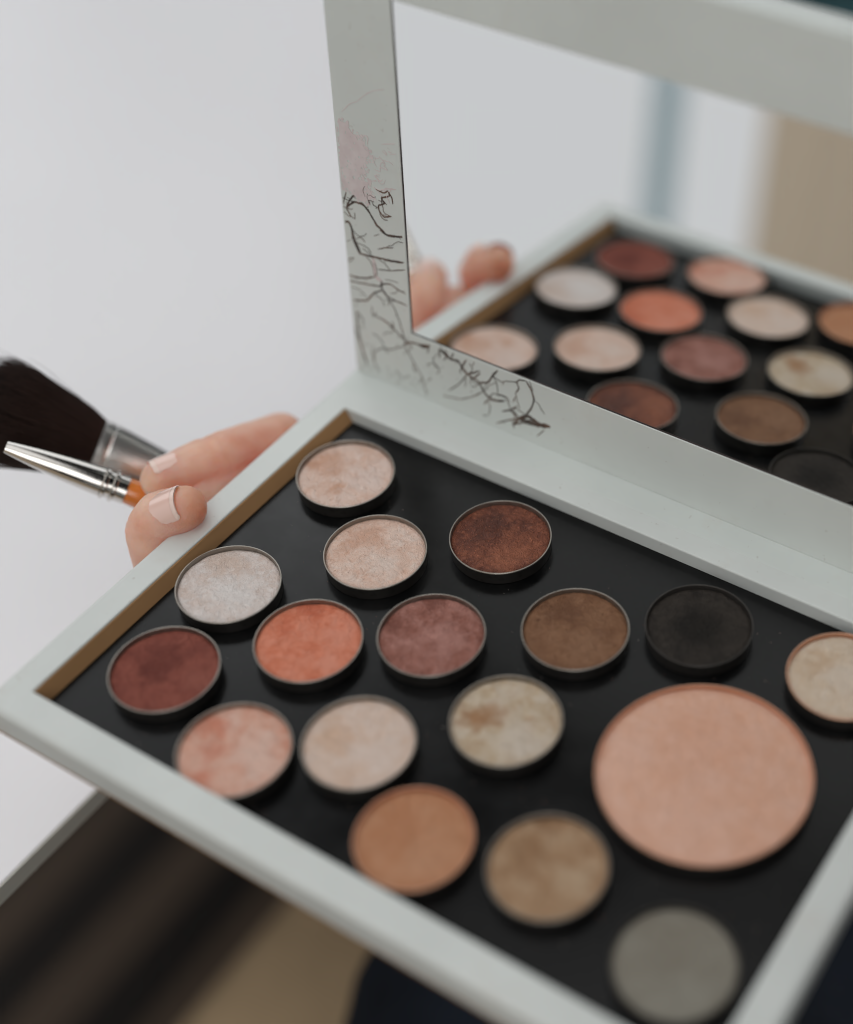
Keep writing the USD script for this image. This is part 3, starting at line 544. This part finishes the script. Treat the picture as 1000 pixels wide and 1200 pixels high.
nail_m = simple('nail', (.78, .54, .47), .2, 0, .5, coat_weight=.5, coat_roughness=.05)
nail_tip_m = simple('nail_tip', (.80, .62, .55), .18, 0, .5)
navy = paper('navy_cloth', (.010, .014, .022), .9, .0004, 500., .2, .3)
def S(p, r): return Manifold.sphere(r, 28).translate([float(v) for v in p])
def chain(js): return [Manifold.batch_hull([S(*js[i]), S(*js[i + 1])]) for i in range(len(js) - 1)]
thumb = [((38, -64, -34), 11.0), ((6, -68, -29), 9.2), ((-13.5, -62.0, -16.5), 7.4), ((-16.0, -60.0, -4.0), 7.3), ((-13.0, -58.2, 1.0), 6.9), ((-7.2, -55.5, 4.8), 5.7)]
index = [((30, -34, -33), 10.5), ((4, -8, -31), 9.0), ((-17.5, -5.5, -22.0), 7.6), ((-17.0, -10.0, -11.5), 7.4), ((-18.8, -32.5, -2.2), 7.1), ((-25.4, -45.5, -2.4), 5.9)]
middle = [((34, -22, -32), 10.5), ((6, 4, -32), 8.8), ((-13.0, 1.0, -24.0), 7.3), ((-15.4, -14.0, -13.5), 7.0), ((-15.2, -33.0, -8.5), 6.6), ((-15.4, -45.5, -8.0), 5.8)]
ring_f = [((42, -8, -33), 10.), ((20, 20, -30), 8.4), ((16, 27, -21), 7.0), ((24, 31, -18), 6.3)]
little = [((54, 2, -34), 9.), ((38, 26, -30), 7.4), ((34, 31, -21), 6.2), ((40, 33, -17.5), 5.5)]
palm = [Manifold.batch_hull([S(p, 12) for p in ((32, -34, -36), (36, -20, -37), (44, -6, -37), (56, 2, -37), (110, -14, -42), (112, -42, -42), (60, -62, -40))]),
        Manifold.batch_hull([S((38, -66, -34), 11.5), S((70, -62, -40), 14), S((36, -36, -33), 11)]),
        Manifold.batch_hull([S((108, -16, -43), 14), S((110, -42, -43), 14), S((190, -22, -62), 23), S((190, -38, -62), 23)])]
hand = Manifold.batch_boolean(sum([chain(j) for j in (thumb, index, middle, ring_f, little)], []) + palm, m3.OpType.Add).refine_to_length(1.4)
q = hand.to_mesh(); hm = trimesh.Trimesh(np.array(q.vert_properties)[:, :3], np.array(q.tri_verts), process=True)
trimesh.smoothing.filter_taubin(hm, .5, .53, 60)
hv = np.array(hm.vertices)
nrm = np.array(hm.vertex_normals)
def crease(p, d, rad, depth):   # a fold across a finger joint
    d = np.array(d, float) / np.linalg.norm(d); rel = hv - np.array(p, float); s_ = rel @ d; r_ = np.linalg.norm(rel - np.outer(s_, d), axis=1)
    return -depth * np.exp(-(s_ / .8) ** 2) * (r_ < rad)
dsp = (meshkit.fbm(hv / 6., 3, 4) - .5) * .7
for s_ in (-1.8, 0., 1.7): dsp += crease(np.array((-16., -60., -4.)) + s_ * np.array((.1, .35, .9)), (.05, .4, .9), 13, .45)
for s_ in (-1.5, 0.4, 2.): dsp += crease(np.array((-18.8, -32.5, -2.2)) + s_ * np.array((-.4, -.85, .1)), (-.35, -.9, .1), 11, .42)
hm.vertices = hv + nrm * dsp[:, None]
person = thing('person', 'person in dark navy clothes, bare hand gripping the palette rim and two brushes', 'person')
hd = obj('hand', hm, skin, person, True)
def nail(c, axis, out, wid, ln, Rf):
    """curved plate: centre, direction to the fingertip, outward direction"""
    ax_ = np.array(axis, float); ax_ /= np.linalg.norm(ax_); o_ = np.array(out, float); o_ -= ax_ * (o_ @ ax_); o_ /= np.linalg.norm(o_); s_ = np.cross(ax_, o_)
    def plate(v0, v1, lift, n=22, m=14):
        P = []
        for i in range(m + 1):
            vv = v0 + (v1 - v0) * i / m
            e = (1 - max(0., (-vv - .25) / .75) ** 2.4) ** .5 if vv < -.25 else (1 - max(0., (vv - .72) / .60) ** 2.2) ** .5 if vv > .72 else 1.0
            hw = wid / 2 * max(e, .05)
            for j in range(n + 1):
                u = -1 + 2 * j / n; xs_ = hw * u; zz = math.sqrt(max(Rf ** 2 - xs_ ** 2, .1)) - Rf - .16 * max(0, vv) ** 2 * 1.2 - (0.22 if abs(u) == 1 else 0)
                P.append(np.array(c) + s_ * xs_ + ax_ * (vv * ln / 2) + o_ * (zz + lift))
        P = np.array(P); k = len(P); P2 = P - o_ * .35; f = []
        for i in range(m):
            for j in range(n):
                a = i * (n + 1) + j; f += [(a, a + 1, a + n + 2), (a, a + n + 2, a + n + 1)]
        f = np.array(f); return np.vstack([P, P2]), np.vstack([f, f[:, ::-1] + k])
    nl = obj('fingernail', plate(-1.0, .80, .0), nail_m, hd, True)
    return plate(.80, 1.02, -.05), nl
CAMV = CPOS - np.array((-10, -60, 8)); CAMV = CAMV / np.linalg.norm(CAMV)
# thumb nail faces up and towards the front left; index nail sits on the finger's upper far side
TAX = np.array((6.4, 3.0, 4.2)); TAX /= np.linalg.norm(TAX)
TO = np.array((-.12, -.52, .80))
TO = TO - TAX * (TO @ TAX); TO /= np.linalg.norm(TO)
tip, nl = nail(np.array((-9.8, -56.8, 3.1)) + TO * 6.5, TAX, TO, 9.6, 11.6, 5.9)
obj('fingernail_tip', tip, nail_tip_m, hd, True)
IAX = np.array((-6.6, -13, 0.)); IAX /= np.linalg.norm(IAX)
IO = np.array((-.25, .36, .82)); IO = IO - IAX * (IO @ IAX); IO /= np.linalg.norm(IO)
tip, nl = nail(np.array((-23.6, -42.2, -2.3)) + IO * 6.3, IAX, IO, 9.0, 11.5, 5.8)
obj('fingernail_tip', tip, nail_tip_m, hd, True)
sl = Manifold.batch_boolean([Manifold.batch_hull([S((172, -30, -58), 31), S((260, -40, -82), 40)]), Manifold.batch_hull([S((260, -40, -82), 40), S((430, -30, -150), 56)]), Manifold.batch_hull([S((430, -30, -150), 56), S((520, 10, 80), 70)])], m3.OpType.Add).refine_to_length(9)
q = sl.to_mesh(); sm = trimesh.Trimesh(np.array(q.vert_properties)[:, :3], np.array(q.tri_verts), process=True); trimesh.smoothing.filter_taubin(sm, .5, .53, 15)
sm.vertices = np.array(sm.vertices) + np.array(sm.vertex_normals) * ((meshkit.fbm(np.array(sm.vertices) / 30., 3, 9) - .5) * 9)[:, None]
obj('sleeve', sm, navy, person, True)
lap = Manifold.batch_boolean([Manifold.batch_hull([S((78, -30, -262), 78), S((560, -70, -250), 105)]), Manifold.batch_hull([S((100, 130, -300), 75), S((560, 110, -260), 105)]),
    Manifold.batch_hull([S((560, -70, -250), 105), S((560, 110, -260), 105), S((590, 20, 60), 110)]),
    Manifold.batch_hull([S((86, -30, -290), 66), S((150, -40, -640), 50)]), Manifold.batch_hull([S((100, 130, -310), 66), S((160, 140, -640), 50)])], m3.OpType.Add).refine_to_length(14)
q = lap.to_mesh(); lm = trimesh.Trimesh(np.array(q.vert_properties)[:, :3], np.array(q.tri_verts), process=True); trimesh.smoothing.filter_taubin(lm, .5, .53, 15)
lm.vertices = np.array(lm.vertices) + np.array(lm.vertex_normals) * ((meshkit.fbm(np.array(lm.vertices) / 45., 3, 2) - .5) * 12)[:, None]
obj('trousers', lm, navy, person, True)
